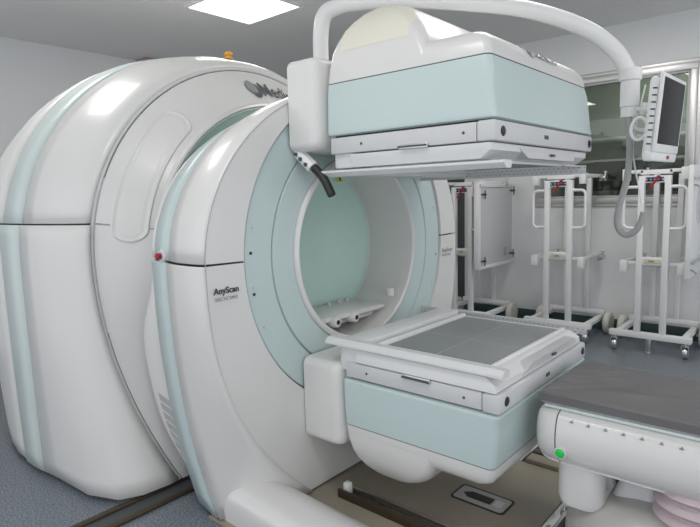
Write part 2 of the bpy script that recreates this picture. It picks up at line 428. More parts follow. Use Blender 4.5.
# vent grille on the lower flange near side
def flange_at(z, f):
    q = []
    for (X, a, bb, k, pw, dxf) in (st6, st7):
        q.append(Vector((X+dxf(z), 2-(a-k*((1.05-z)/1.05)**pw), z)))
    return q[0].lerp(q[1], 1-f)
b = NB()
for i in range(9):
    z = .455-i*.042; pf = [flange_at(z+d_, f_) for d_, f_ in ((-.016, .30), (-.026, .85), (.006, .85), (.016, .30))]
    loft(b, [[p+Vector((0, -.0015, 0)) for p in pf], [p+Vector((0, .004, 0)) for p in pf]], True, True, True)
obj('vent_grille', b, 'ink3', G)
# near foot
def foot(y0, sgn, nm):
    b = NB(); rings = []
    for x, h in ((-1.80, .14), (-1.66, .138), (-1.5, .128), (-1.3, .11), (-1.15, .095), (-1.08, .07), (-1.06, .03)):
        P = []
        prof = [(0, 0), (-.005, .4), (.0, .75), (.025, .93), (.06, 1), (.14, 1), (.20, .92), (.26, .70), (.31, .42), (.345, .2), (.36, 0)]
        for (yy, zz) in smooth2(prof): P.append(Vector((x, y0+sgn*yy*.87, .012+zz*h)))
        rings.append(P)
    loft(b, rings, True, True, True); return obj(nm, b, 'white', G, 50)
def smooth2(prof):
    q = smoothpath([(p[0], p[1], 0) for p in prof], 4); return [(v.x, v.y) for v in q]
foot(1.245, 1, 'foot'); foot(2.755, -1, 'foot')
# writing
text('logo_text', 'AnyScan', .0325, 'ink', (-1.6535, 1.163, .957), (0, 1, 0), (0, 0, 1), G, bold=.0006)
text('logo_subtext', 'SPECT/CT/PET', .0165, 'ink2', (-1.6535, 1.166, .932), (0, 1, 0), (0, 0, 1), G)
text('logo_text', 'AnyScan', .034, 'ink2', (-1.6535, 2.70, .965), (0, 1, 0), (0, 0, 1), G)
text('logo_subtext', 'SPECT/CT/PET', .016, 'ink3', (-1.6535, 2.70, .943), (0, 1, 0), (0, 0, 1), G)
b = NB(); tube(b, [p+Vector((.001, 0, 0)) for p in section(.862, .714, .50, 2.5, -1.661, part='whole', nu=72, nl=24, zb=.33)], .0016, 6, 1); obj('edge_line', b, 'ink3', G, 60)

# ---- rear gantry
B = thing('scanner_gantry', 'large rounded white rear gantry with an oval panel, behind the ringed gantry', 'medical scanner', (-3.0, 2.0, 0))
SEAM2 = 1.205
def R(X, r, k, fw, pw=2.0): return (X, r, r-(.014 if X < -2.45 else .004), k, pw, dxl(fw, 2.0))
rs = [R(-2.400, .930, .24, .20), R(-2.405, .948, .20, .21), R(-2.44, .974, .11, .235), R(-2.50, 1.000, .05, .25), R(-2.60, 1.030, .02, .20), R(-2.70, 1.047, .02, .04), R(-2.795, 1.058, .015, 0)]
shell(('body_cover_upper', 'body_cover_lower'), rs, 'white', B, SEAM2)
shell(('body_strip_upper', 'body_strip_lower'), [R(-2.800, 1.061, .015, 0), R(-2.88, 1.070, .015, 0), R(-2.985, 1.077, .02, 0)], 'pale', B, SEAM2)  # same plastic as the cyan ring, with the light on it put into the colour
shell(('rear_cover_upper', 'rear_cover_lower'), [R(-2.99, 1.080, .02, 0), R(-3.12, 1.078, .02, 0), R(-3.3, 1.06, .03, 0), R(-3.5, 1.02, .04, 0), R(-3.68, .96, .05, 0), R(-3.80, .87, .06, 0), R(-3.85, .75, .06, 0), R(-3.86, .45, .05, 0)], 'white', B, SEAM2)
b = NB()
rings = [section(r-.018, r-.018, k, pw, X, dxf, part='whole', zb=.04) for (X, r, _, k, pw, dxf) in [R(-2.42, .93, .22, .18), R(-2.5, 1.0, .08, .20), R(-2.8, 1.06, .02, 0), R(-3.0, 1.077, .02, 0), R(-3.4, 1.04, .04, 0), R(-3.8, .87, .05, 0)]]
loft(b, rings, False); obj('inner_frame', b, 'groove', B)
# ridge: a groove then the conical face plate
stp = (-2.398, .910, .910, .24, 2.0, dxl(.20, 2.0))
face_plane('face', stp, -2.215, .715, 'white', B, 1.205, rimback=0)
for z in (0,):
    b = NB(); pts = section(.920, .920, .24, 2.0, -2.404, dxl(.20, 2.0), part='whole', nu=72, nl=24)
    loft(b, [pts, [Vector((p.x-.01, 2+(p.y-2)*.985, 1.05+(p.z-1.05)*.985)) for p in pts]], False)
    tb = NB(); tube(tb, pts, .0085, 8, 1); obj('ridge_seal', tb, 'lgrey', B); b.free()
ringpart('dish', [(.725, -2.230), (.715, -2.208), (.700, -2.203), (.690, -2.212), (.60, -2.222), (.50, -2.236), (.40, -2.254), (.30, -2.272), (.20, -2.287), (.10, -2.296), (.0001, -2.30)], 'green', 128, B)
ringpart('dish_rim', [(.728, -2.222), (.722, -2.200), (.712, -2.197), (.704, -2.203)], 'white', 128, B)
# oval access panel: stadium pad bent round the cone
def cone(r): return -2.215-(r-.715)/(.91-.715)*.183
def onb(r, an): return Vector((cone(r), 2-r*math.cos(an), 1.05+r*math.sin(an)))
def nrm(an): return Vector((.70, -.714*math.cos(an), .714*math.sin(an)))
def stadium(r0, r1, a0, a1, inset=0, n=10, na=16):
    rc = (r0+r1)/2; h = (r1-r0)/2-inset; P = []; da = ((r1-r0)/2)/rc
    for i in range(na+1):
        an = a0+da+(a1-a0-2*da)*i/na; P.append((rc+h, an))
    for i in range(1, n):
        t = PI/2-PI*i/n; P.append((rc+h*math.sin(t), a1-da+h*math.cos(t)/rc))
    for i in range(na+1):
        an = a1-da-(a1-a0-2*da)*i/na; P.append((rc-h, an))
    for i in range(1, n):
        t = -PI/2+PI*i/n; P.append((rc+h*math.sin(t), a0+da-h*math.cos(t)/rc))
    return P
A0, A1 = math.radians(5), math.radians(52)
b = NB(); rings = []
for ins, hh in ((0, 0), (.001, .005), (.005, .0065), (.009, .004), (.013, -.0005), (.019, .0005), (.026, .0025)):
    rings.append([onb(r, a)+nrm(a)*(hh+.001) for r, a in stadium(.745, .865, A0, A1, ins)])
loft(b, rings, True)
n = len(rings[0]); 
obj('oval_panel_rim', b, 'white', B, 60)
b = NB(); P_ = stadium(.745, .865, A0, A1, .026); mid = [(.805, a) for r, a in P_]
q = [onb(r, a)+nrm(a)*.0035 for r, a in P_]; q2 = [onb(.805, min(max(a, A0+.07), A1-.07))+nrm(a)*.0035 for r, a in P_]
loft(b, [q, q2], True); obj('oval_panel', b, 'white', B, 60)
# handle recess on the strip
b = NB()
yk = 2-1.071-.001
box(b, -2.93, -2.855, yk-.004, yk+.01, .835, .845, .002)
t = []
for (zz, ww) in ((.835, .035), (.80, .03), (.76, .02), (.74, .008)): t.append([Vector((-2.892-ww, yk-.001, zz)), Vector((-2.892+ww, yk-.001, zz)), Vector((-2.892+ww, yk+.008, zz)), Vector((-2.892-ww, yk+.008, zz))])
loft(b, t, True, True, True); obj('grip_recess', b, 'ink3', B)
# logo
def flat_map(P, xd, ud):
    x = Vector(xd).normalized(); u = Vector(ud); u = (u-x*u.dot(x)).normalized(); nn = x.cross(u); P = Vector(P)
    return lambda a, c, h: P+x*a+u*c+nn*h
def cone_map(r0, a0, lift=.004):
    return lambda a, c, h: onb(r0+c*1.25, a0+a/r0)+nrm(a0+a/r0)*(lift+h)
def logo_on(par, fm, s, ball, ball2, ink, body):
    b = NB(); q = [(.36*s*math.cos(2*PI*k/28)-.62*s, .42*s*math.sin(2*PI*k/28)+.46*s) for k in range(28)]
    loft(b, [[fm(a, c, .0005) for a, c in q], [fm(a, c, .0012) for a, c in q]], True, False, True); obj('logo_disc', b, ball, par)
    b = NB(); n = 20; qa = []; qb = []
    for k in range(n+1):
        a = -PI*.72+PI*1.0*k/n; qa.append(fm(.40*s*math.cos(a)-.46*s, .44*s*math.sin(a)+.30*s, .002)); qb.append(fm(.30*s*math.cos(a)-.56*s, .32*s*math.sin(a)+.42*s, .002))
    loft(b, [qa, qb], False); obj('logo_crescent', b, ball2, par)
    t = text('logo_text', body, s*1.15, ink, (0, 0, 0), (1, 0, 0), (0, 1, 0), None, bold=s*.003)
    for v in t.data.vertices: v.co = fm(v.co.x, v.co.y, v.co.z+.001)
    t.parent = par; t.matrix_parent_inverse = absmat(par).inverted()
logo_on(B, cone_map(.768, math.radians(87.8), .006), .075, 'silver', 'ink4', 'ink4', 'Mediso')

# ================================================================ DETECTOR HEADS
def smooth_rings(rg):
    n = len(rg)
    for k in (0, 1):          # pull the lower corners in so the painted reflection has rounded ends
        c = sum(rg[k], Vector())/len(rg[k])
        rg[k] = [c+(p-c)*(.86, .96)[k] for p in rg[k]]
    return rg
def head(up, label):
    zf = (lambda z: 2.1-z) if up else (lambda z: z)       # built lower way up, mirrored about the bore axis for the upper one
    T = thing('detector_head', label, 'detector head', (-1.6, 2.01, zf(.48)), 'detector heads of the ringed gantry')
    def bx(bm, x0, x1, y0, y1, z0, z1, bev=.004, rot=None):
        a, c = zf(z0), zf(z1); return box(bm, x0, x1, y0, y1, min(a, c), max(a, c), bev, rot)
    def lf(rs, nm, m, sharp=40, cap0=True, cap1=True, par=None):
        b = NB(); loft(b, [[Vector((p.x, p.y, zf(p.z))) for p in r] for r in rs], True, cap0, cap1); return obj(nm, b, m, par or T, sharp)
    X0, X1, Y0, Y1 = -1.445 - (.045 if up else 0), -.775 - (.02 if up else 0), 1.60, (2.50 if up else 2.42); DX = -.045 if up else 0
    # arm block
    b = NB(); rs = []
    for x, ins in ((-1.652, .0), (-1.60, .0), (-1.50+DX, .0), (-1.475+DX, .004), (-1.462+DX, .014), (-1.455+DX, .035)):
        y0, y1, z0, z1 = (1.56 if up else 1.59)+ins, Y1+.015-ins, .275+ins, .628-ins
        r_ = .035; rs.append([Vector((x, p.x, zf(p.y))) for p in rr(y0, y1, z0, z1, r_, 0)])
    loft(b, rs, True, True, True); obj('arm_block', b, 'white', T, 45)
    b = NB(); rs = []
    for x, ins in ((-1.46+DX, .05), (-1.425+DX, .05)):
        rs.append([Vector((x, p.x, zf(p.y))) for p in rr(1.59+ins, Y1+.015-ins, .33, .60, .04, 0)])
    loft(b, rs, True, True, True); obj('arm_neck', b, 'lgrey', T, 45)
    # cyan tub
    lf([rr(X0, X1-.020, Y0+.008, Y1-.02, .022, .386), rr(X0, X1-.012, Y0+.003, Y1-.01, .022, .42), rr(X0, X1-.004, Y0, Y1, .022, .50), rr(X0, X1, Y0, Y1+.004, .02, .560),
        rr(X0, X1+.004, Y0, Y1+.008, .02, .568), rr(X0+.003, X1+.004, Y0+.002, Y1+.008, .02, .574), rr(X0+.012, X1-.005, Y0+.012, Y1, .02, .578)], 'side_cover', 'cyan', 45)
    lf([rr(X0+.001, X1-.020, Y0+.009, Y1-.02, .022, .382), rr(X0+.001, X1-.024, Y0+.012, Y1-.024, .024, .35), rr(X0+.002, X1-.036, Y0+.02, Y1-.04, .03, .325), rr(X0+.006, X1-.065, Y0+.042, Y1-.075, .04, .304),
        rr(X0+.02, X1-.11, Y0+.08, Y1-.13, .05, .291), rr(X0+.05, X1-.18, Y0+.14, Y1-.2, .06, .285), rr(X0+.1, X1-.26, Y0+.22, Y1-.28, .06, .283)], 'outer_cover', 'white', 60)
    lf([rr(X0+.002, X1-.022, Y0+.011, Y1-.022, .022, .38), rr(X0+.002, X1-.022, Y0+.011, Y1-.022, .022, .388)], 'seam', 'groove', 45, False, False)
    HS = [(.375, 0, -1.03, .01, .02), (.32, 0, -1.035, .015, .03), (.27, .002, -1.055, .028, .04), (.23, .008, -1.085, .046, .05), (.195, .02, -1.125, .07, .06), (.165, .04, -1.17, .098, .07), (.143, .065, -1.215, .13, .07), (.127, .092, -1.255, .165, .07), (.117, .12, -1.285, .205, .06), (.112, .15, -1.31, .25, .04)]
    if up: HS = [(.375, 0, -.99, .01, .02), (.32, 0, -1.0, .015, .03), (.27, .0, -1.02, .028, .04), (.225, .006, -1.05, .046, .05), (.185, .015, -1.09, .07, .06), (.15, .03, -1.13, .098, .07), (.122, .05, -1.175, .13, .07), (.10, .078, -1.225, .165, .07), (.085, .108, -1.265, .205, .06), (.077, .14, -1.30, .25, .04)]
    HR = [rr(X0+a, c+(X0+1.445), Y0+d, Y1-d, r_, z, 8) for z, a, c, d, r_ in HS]
    lf(HR, 'pivot_hump', 'white', 60)
    if up:      # warm reflection on the near side of the hump, painted as a cream patch
        PR = smooth_rings([[p+Vector((0, -.002, -.0015)) for p in HR[k][19:35]] for k in (2, 3, 4, 5, 6, 7, 8, 9)])
        b = NB(); loft(b, [[Vector((p.x, p.y, zf(p.z))) for p in q_] for q_ in PR], False); obj('warm_reflection_patch', b, 'cream', T, 60)
    # detector slab
    b = NB(); bx(b, X0+.02, X1-.06, Y0+.003, Y1-.003, .585, .645, .004); obj('detector_slab', b, 'lgrey', T)
    b = NB(); bx(b, X0+.03, X1-.02, Y0+.02, Y1-.02, .572, .588, .002); obj('shadow_gap', b, 'black', T)
    b = NB(); bx(b, X1-.058, X1+.004, Y0, Y1, .582, .646, .007); obj('end_bumper', b, 'lgrey', T)
    for y in (Y0+.055, Y1-.035):
        b = NB(); lathe(b, (0, y, zf(.615)), [(.016, X1+.002), (.016, X1+.006), (.010, X1+.009)], 'x', 20); obj('bumper_button', b, 'black', T)
    b = NB(); bx(b, X1+.003, X1+.006, 1.985, 2.0, .608, .622, .001); bx(b, X1+.003, X1+.006, 2.005, 2.02, .608, .622, .001); obj('latch', b, 'dark', T)
    for x in (-1.32, -.90):
        b = NB(); lathe(b, (x, 0, zf(.615)), [(.005, Y0+.004), (.005, Y0+.0015)], 'y', 10); obj('screw', b, 'dark', T)
    # side pull handle
    b = NB(); bx(b, -1.15, -1.03, Y0-.004, Y0+.006, .634, .650, .003); obj('handle_plate', b, 'steel', T)
    b = NB(); tube(b, [(-1.145, Y0, zf(.642)), (-1.145, Y0-.012, zf(.642)), (-1.035, Y0-.012, zf(.642)), (-1.035, Y0, zf(.642))], .003, 8, 1); obj('handle', b, 'dark', T)
    # collimator tray with sloping rim
    lf([rr(-1.38, X1-.012, Y0+.006, Y1-.02, .006, .650), rr(-1.38, X1-.014, Y0+.007, Y1-.02, .006, .672), rr(-1.37, X1-.05, Y0+.016, Y1-.03, .006, .697), rr(-1.365, X1-.055, Y0+.02, Y1-.035, .005, .699)], 'collimator_frame', 'headw', 35)
    b = NB()
    t_ = NB(); R0 = rr(-.86, X1-.014, 1.80, 2.36, .004, zf(.650)); R1 = rr(-.86, X1-.0, 1.86, 2.30, .004, zf(.692)); loft(t_, [R0, R1], True, True, True); merge(b, t_); obj('raised_lip', b, 'lgrey', T)
    b = NB(); bx(b, X1-.03, X1-.024+.03, 2.06, 2.09, .672, .680, .002); obj('lip_latch', b, 'dark', T)
    # face plate with faint grid
    b = NB(); bx(b, -1.315, -.865, Y0+.14, Y1-.06, .697, .7015, .001); fp = obj('face_plate', b, 'grid', T)
    b = NB(); bx(b, -1.315, -.865, 1.998, 2.0005, .7012, .7022, 0); bx(b, -1.09, -1.0875, Y0+.14, Y1-.06, .7012, .7022, 0); obj('cross_line', b, 'ink3', fp)
    b = NB(); bx(b, -1.345, -1.325, Y0+.09, Y1-.04, .698, .712, .003); obj('face_rim', b, 'white2', T); b = NB(); bx(b, -.86, -.845, Y0+.09, Y1-.04, .698, .708, .003); obj('face_rim', b, 'white2', T)
    # near contact bar with chamfer (reaches back over the arm)
    b = NB()
    prof = [(-.012, .706), (-.012, .714), (.006, .730), (.036, .730), (.042, .724), (.042, .706)]
    xe = (-1.53, -.76); rs = []
    for x in xe: rs.append([Vector((x, Y0+.01+y, zf(z))) for y, z in prof])
    loft(b, rs, True, True, True); obj('contact_bar', b, 'headw', T)
    b = NB(); bx(b, -1.47, -1.36, Y0+.06, Y1-.05, .70, .728, .006); bx(b, -1.47, -1.37, Y0+.02, Y1-.02, .60, .70, .01); obj('cross_member', b, 'headw', T)
    # far perforated guard strip
    dz = .045 if up else 0
    b = NB(); bx(b, -1.66, X1-.02, 2.502, 2.508, .655+dz, .692+dz, .001)
    bx(b, -1.45, -1.41, 2.34, 2.502, .657+dz, .663+dz, .001); bx(b, -.86, -.83, 2.30, 2.502, .657+dz, .663+dz, .001); gs = obj('guard_strip', b, 'lgrey', T)
    b = NB()
    for i in range(38):
        x = -1.645+i*.0222
        for k, zz in enumerate((.663+dz, .678+dz)):
            xx = x+(k*.011); bx(b, xx, xx+.007, 2.5005, 2.5025, zz, zz+.0035, 0)
    obj('strip_hole', b, 'ink2', gs); 
    return T
hl = head(False, 'lower detector head facing up, with a grey square face plate')
hu = head(True, 'upper detector head facing down, with a tall humped white cover')
# writing on the sloping end of the upper cover
def end_map(y0, c0):
    pr = [Vector((-.819, 0, 1.750)), Vector((-.831, 0, 1.775)), Vector((-.860, 0, 1.796)), Vector((-.905, 0, 1.809)), Vector((-.975, 0, 1.815))]
    def f(a, c, h):
        d = c+c0
        for p, q in zip(pr[:-1], pr[1:]):
            L = (q-p).length
            if d <= L or q is pr[-1]: break
            d -= L
        v = p+(q-p)*(d/L); t_ = (q-p).normalized(); return Vector((v.x+t_.z*(h+.003), y0+a, v.z-t_.x*(h+.003)))
    return f
logo_on(hu, end_map(1.97, .012), .062, 'silver', 'ink3', 'ink2', 'Mediso')

# lower hand-switch strap
t = thing('warning_bracket', 'white angled bracket with bolts and a black rubber grip hanging under the upper arm', 'bracket', (-1.6, 1.7, 1.42))
b = NB(); tube(b, [(-1.645, 1.60, 1.475), (-1.575, 1.61, 1.41)], .026, 8, 1); obj('bracket_arm', b, 'white2', t)
for s in (.15, .45, .8):
    p = Vector((-1.645, 1.60, 1.475)).lerp(Vector((-1.575, 1.61, 1.41)), s)+Vector((.0, -.025, .0)); b = NB(); lathe(b, p, [(.008, -.006), (.008, 0), (.004, .001)], 'y', 12); obj('bolt', b, 'dark', t)
b = NB(); tube(b, [(-1.565, 1.605, 1.41), (-1.515, 1.605, 1.365), (-1.475, 1.605, 1.30)], .017, 12, 5); obj('rubber_grip', b, 'black', t)
ws = NB(); cz = Vector((-1.936, 2.17, 1.385)); tri = [cz+Vector((0, -.024, -.016)), cz+Vector((0, .024, -.016)), cz+Vector((-.0, 0, .024))]
loft(ws, [tri, [v+Vector((.002, 0, 0)) for v in tri]], True, True, True); wst = obj('warning_sticker', ws, 'yellow', G); ws = NB(); box(ws, -1.9345, -1.9335, 2.164, 2.176, 1.374, 1.392, .001); obj('sticker_mark', ws, 'black', wst)

# table rollers inside the bore
t = thing('bore_support', 'white support tray with two round rollers inside the lower bore', 'support tray', (-1.9, 2.0, .74))
lfr = [rr(-1.92, -1.72, 1.78, 2.22, .03, .715), rr(-1.93, -1.70, 1.76, 2.24, .03, .73), rr(-1.93, -1.70, 1.76, 2.24, .03, .745), rr(-1.92, -1.71, 1.78, 2.22, .03, .75)]
b = NB(); loft(b, lfr, True, True, True); obj('tray', b, 'white', t)
for y in (1.84, 1.97):
    b = NB(); lathe(b, (0, y, .725), [(.024, -1.73), (.026, -1.715), (.026, -1.685), (.022, -1.675), (.012, -1.674)], 'x', 24); ro = obj('roller', b, 'white', t)
    b = NB(); lathe(b, (0, y, .725), [(.011, -1.676), (.011, -1.672)], 'x', 16); obj('roller_hub', b, 'black', ro)
for y in (1.80, 1.86, 2.02, 2.10, 2.16):
    b = NB(); lathe(b, (-1.90, y, .752), [(.012, -.004), (.012, .010), (.008, .014)], 'z', 14); obj('stud', b, 'lgrey', t)
b = NB(); box(b, -1.90, -1.74, 1.82, 2.18, .69, .715, .01); obj('tray_base', b, 'white', t)
b = NB(); lathe(b, (-1.70, 2.27, .80), [(.02, -.02), (.022, 0), (.02, .02)], 'z', 16); obj('stopper', b, 'white', t)

# ================================================================ BOOM, MONITOR, CABLES
bp = [(-1.881, 2.0, 1.70), (-1.881, 2.0, 1.90), (-1.877, 2.0, 2.05), (-1.85, 2.0, 2.135), (-1.805, 2.03, 2.165), (-1.74, 2.07, 2.178), (-1.526, 2.15, 2.162), (-1.258, 2.30, 2.12), (-1.073, 2.40, 2.078), (-.937, 2.50, 2.027), (-.825, 2.60, 1.962), (-.749, 2.65, 1.882), (-.705, 2.66, 1.80), (-.694, 2.66, 1.74), (-.692, 2.66, 1.70)]
BX, BY = -.690, 2.66
t = thing('monitor_boom', 'white curved overhead pipe carrying the monitor beside the upper detector head', 'boom arm', (-1.885, 2.02, 1.75))
b = NB(); tube(b, bp, lambda t: .037-.004*t, 24, 8); obj('curved_pipe', b, 'white2', t, 60)
b = NB(); lathe(b, (BX, BY, 0), [(.038, 1.805), (.045, 1.80), (.045, 1.755), (.038, 1.75)], 'z', 32); obj('collar', b, 'white2', t)
b = NB(); lathe(b, (BX, BY, 0), [(.038, 1.755), (.038, 1.645), (.034, 1.64), (.034, 1.60), (.028, 1.598)], 'z', 28); obj('pivot_sleeve', b, 'white2', t)
b = NB(); tube(b, [(BX+.02, BY, 1.63), (BX+.055, BY, 1.63)], .012, 12, 1); tube(b, [(BX+.055, BY, 1.655), (BX+.055, BY, 1.605)], .013, 12, 1); tube(b, [(BX+.055, BY, 1.63), (BX+.105, BY+.01, 1.63)], .024, 16, 1); obj('swivel_joint', b, 'white2', t)
b = NB(); tube(b, [(BX+.01, BY-.01, 1.60), (BX+.02, BY-.01, 1.56), (BX+.05, BY, 1.54), (BX+.085, BY+.01, 1.545)], .010, 12, 6); obj('lower_loop', b, 'white2', t)
# monitor
t = thing('monitor', 'slim white touch monitor with dark screen hanging from the curved boom', 'monitor', (-.53, 2.68, 1.44))
ctr = Vector((-.532, 2.68, 1.592)); wd = Vector((.038, .999, .007)).normalized(); upv = Vector((.079, -.01, .997)); upv = (upv-wd*upv.dot(wd)).normalized(); nv = wd.cross(upv).normalized()
if nv.x < 0: nv = -nv
Rm = Matrix((wd, upv, nv)).transposed()
def mon(sx0, sx1, sy0, sy1, sz0, sz1, bev, nm, m, par=t):
    b = NB(); tt = NB(); box(tt, sx0, sx1, sy0, sy1, sz0, sz1, bev)
    for v in tt.verts: v.co = ctr+Rm @ v.co
    merge(b, tt); return obj(nm, b, m, par)
mon(-.18, .18, -.155, .155, -.014, 0, .008, 'front_bezel', 'white2')
mon(-.175, .175, -.185, .14, -.052, -.012, .016, 'back_housing', 'white2')
mon(-.160, .160, -.120, .138, -.002, .0015, .001, 'screen', 'screen')
mon(-.178, .178, -.190, -.150, -.045, -.004, .008, 'chin', 'white2')
mon(.02, .055, -.178, -.163, -.006, -.001, .002, 'brand_label', 'redp')
for i in range(9):
    mon(-.177, -.1745, -.125+i*.027, -.119+i*.027, -.035, -.018, .0008, 'vent_slot', 'dark')
for i in range(4): mon(-.10+i*.045, -.085+i*.045, -.194, -.188, -.03, -.02, .001, 'port', 'dark')
mon(-.03, .03, -.06, .02, -.09, -.05, .008, 'mount_block', 'white2')
b = NB(); tube(b, [(BX+.10, BY+.01, 1.63), ctr+Rm @ Vector((0, .01, -.07))], .012, 12, 1); obj('mount_pin', b, 'steel', t)
b = NB(); pts = []
for k in range(25):
    a = 2*PI*k/24; pts.append(ctr+Rm @ Vector((-.13, -.06+.045*math.sin(a), -.052-.03+.03*math.cos(a))))
tube(b, pts[:-1], .007, 10, 1, True); obj('pull_handle', b, 'white2', t)
# hanging cables
b = NB(); pts = [(-.686, 2.64, 1.60), (-.678, 2.64, 1.461), (-.686, 2.64, 1.332), (-.716, 2.64, 1.202), (-.716, 2.64, 1.131), (-.684, 2.64, 1.094), (-.646, 2.64, 1.11), (-.624, 2.64, 1.15), (-.613, 2.64, 1.193)]
tube(b, pts, lambda s: .0135, 14, 8); t2 = obj('hanging_cable', b, 'cable', None, 60)
tag(t2, 'thick grey hose cable hooked in a J below the monitor boom', 'cable')
b = NB(); tube(b, [(-.632, 2.70, 1.191), (-.648, 2.70, 1.288), (-.672, 2.70, 1.398), (-.680, 2.70, 1.486), (-.668, 2.71, 1.601), (-.644, 2.72, 1.737)], .0035, 8, 6)
tag(obj('hanging_cable', b, 'white2', None, 60), 'thin pale wire running down beside the thick grey hose cable', 'cable')

# top of gantry bits
b = NB(); lathe(b, (-2.62, 2.03, 2.074), [(.024, 0), (.024, .007), (.014, .010), (.014, .016), (.022, .022), (.023, .030), (.015, .038)], 'z', 24); tag(obj('signal_knob', b, 'orange', B), 'orange knob on the crown')
# wall box far left
t = thing('wall_box', 'pink box with a black lid on the left wall behind the rear gantry', 'box', (-5.38, 3.13, 2.62))
obj('body', box(NB(), -5.4, -5.22, 3.02, 3.14, 2.58, 2.695, .008), 'pink', t); obj('lid', box(NB(), -5.4, -5.22, 3.145, 3.24, 2.58, 2.69, .008), 'black', t)

# ================================================================ PATIENT TABLE
T = thing('patient_table', 'white patient table with a green lit button on its rounded housing', 'patient table', (0, 2.02, 0))
TX = 1.9
def ext(profile, x0, x1, nm, m, par=T, caps=True, endround=None, sharp=40):
    b = NB(); rs = []
    stations = endround or [(x0, 1.0), (x1, 1.0)]
    cy = sum(p[0] for p in profile)/len(profile); cz = sum(p[1] for p in profile)/len(profile)
    for x, s in stations: rs.append([Vector((x, cy+(y-cy)*s, cz+(z-cz)*s)) for y, z in profile])
    loft(b, rs, True, caps, caps); return obj(nm, b, m, par, sharp)
half = [(1.80, .572), (1.772, .560), (1.758, .530), (1.752, .49), (1.756, .45), (1.772, .415), (1.80, .392), (1.84, .380)]
prof = half+[(4.04-y, z) for y, z in half[::-1]]
prof = smooth2(prof+[])
ext(prof, -.645, TX, 'housing', 'white')
ext(prof, 0, 0, 'end_cap', 'white', endround=[(-.650, .995), (-.68, .985), (-.705, .95), (-.722, .88), (-.728, .78)], sharp=60)
ext(prof, -.652, -.643, 'cap_seam', 'groove', endround=[(-.652, .985), (-.642, .985)])
b = NB(); box(b, -.70, TX, 1.79, 2.25, .573, .584, .004); obj('pallet_rail', b, 'pale', T)
b = NB(); box(b, -.715, TX, 1.80, 2.24, .584, .592, .003); obj('pallet', b, 'lgrey', T)
# scale marks
for i in range(14):
    x = -.60+i*.052; b = NB(); box(b, x, x+.0025, 1.762, 1.7725, .551, .556, 0); box(b, x-.005, x+.006, 1.761, 1.7715, .549, .5512, 0); obj('scale_mark', b, 'ink2', T)
b = NB(); lathe(b, (-.629, 0, .442), [(.0205, 1.768), (.0205, 1.7505), (.0170, 1.7485)], 'y', 28); pb = obj('button_rim', b, 'lgrey', T)
b = NB(); lathe(b, (-.629, 0, .442), [(.0155, 1.756), (.0155, 1.748), (.011, 1.7445), (.004, 1.7435)], 'y', 28); obj('power_button', b, 'led', T)
# short leg block under the end
b = NB(); loft(b, [rr(-.665, -.515, 1.80, 2.20, .05, .40), rr(-.665, -.515, 1.80, 2.20, .05, .26), rr(-.655, -.53, 1.81, 2.19, .04, .235), rr(-.64, -.56, 1.84, 2.16, .03, .228)], True, True, True); obj('end_block', b, 'white', T)
b = NB(); box(b, -.556, -.50, 1.86, 2.16, .30, .40, .004); obj('bracket', b, 'steel', T)
# round base cover
rs = []
for z, s in ((.0, 1.0), (.12, 1.0), (.18, .985), (.23, .93), (.265, .82), (.285, .66), (.29, .5)):
    rs.append(rr(-.05-.63*s, -.05+.9*s, 2.02-.26*s, 2.02+.26*s, .24*s, z, 10))
b = NB(); loft(b, rs, True, True, True); obj('base_cover', b, 'basegrey', T, 60)
b = NB(); pts = [Vector(p) for p in [(-.50, 1.80, .16), (-.47, 1.80, .26), (-.43, 1.81, .33), (-.37, 1.82, .34), (-.34, 1.84, .30)]]
loft(b, [rr(-.52, -.36, 1.90, 2.14, .03, .25), rr(-.48, -.375, 1.91, 2.13, .03, .36), rr(-.46, -.38, 1.92, 2.12, .03, .375)], True, True, True); obj('base_wedge', b, 'lgrey', T)
b = NB(); pf = []
for i in range(7):
    z = .10+i*.044; pf += [(0, z), (.02, z+.02), (0, z+.04)]
rs = [rr(-.36-o_, .5+o_, 1.79-o_, 2.25+o_, .12, z) for o_, z in pf]
loft(b, rs, True, True, True); obj('bellows', b, 'bellows', T, 25)
# mattress with soft folds
b = NB(); nx, ny = 150, 64; mx0, mx1, my0, my1, mz0, mz1 = -.718, TX, 1.79, 2.240, .592, .622
def fold(x, y):
    f = 0
    for (fx, fy, an, amp, wd_, ln) in ((-.61, 1.95, .75, .005, .016, .16), (-.53, 2.05, .45, .005, .016, .2), (-.62, 2.12, 1.0, .004, .014, .1), (-.35, 1.95, .2, .004, .03, .2), (-.42, 2.17, .15, .005, .018, .22), (-.66, 2.05, .7, .004, .016, .1)):
        dx, dy = x-fx, y-fy; u = dx*math.cos(an)+dy*math.sin(an); v = -dx*math.sin(an)+dy*math.cos(an)
        f += 2.6*amp*math.exp(-(v/wd_)**2-(u/ln)**2)
    return f
rows = []
for j in range(ny+1):
    y = my0+(my1-my0)*j/ny; row = []
    for i in range(nx+1):
        s = i/nx; x = mx0+(mx1-mx0)*s**1.7
        e = min(1, min(x-mx0+.002, y-my0+.002, my1-y+.002)/.012); e = max(e, 0)
        row.append(Vector((x, y, mz1-.010*(1-math.sqrt(1-(1-e)**2))+fold(x, y)*e)))
    rows.append(row)
loft(b, rows, False)
bot = [[Vector((p.x, p.y, mz0)) for p in r] for r in (rows[0], rows[-1])]
loft(b, [bot[0], rows[0]], False); loft(b, [rows[-1], bot[1]], False); loft(b, bot, False)
loft(b, [[Vector((mx0, r[0].y, mz0)) for r in rows], [r[0] for r in rows]], False); loft(b, [[r[-1] for r in rows], [Vector((TX, r[0].y, mz0)) for r in rows]], False)
tag(obj('table_mattress', b, 'mattress', None, 50), 'dark grey creased vinyl mattress lying on the patient table', 'mattress')

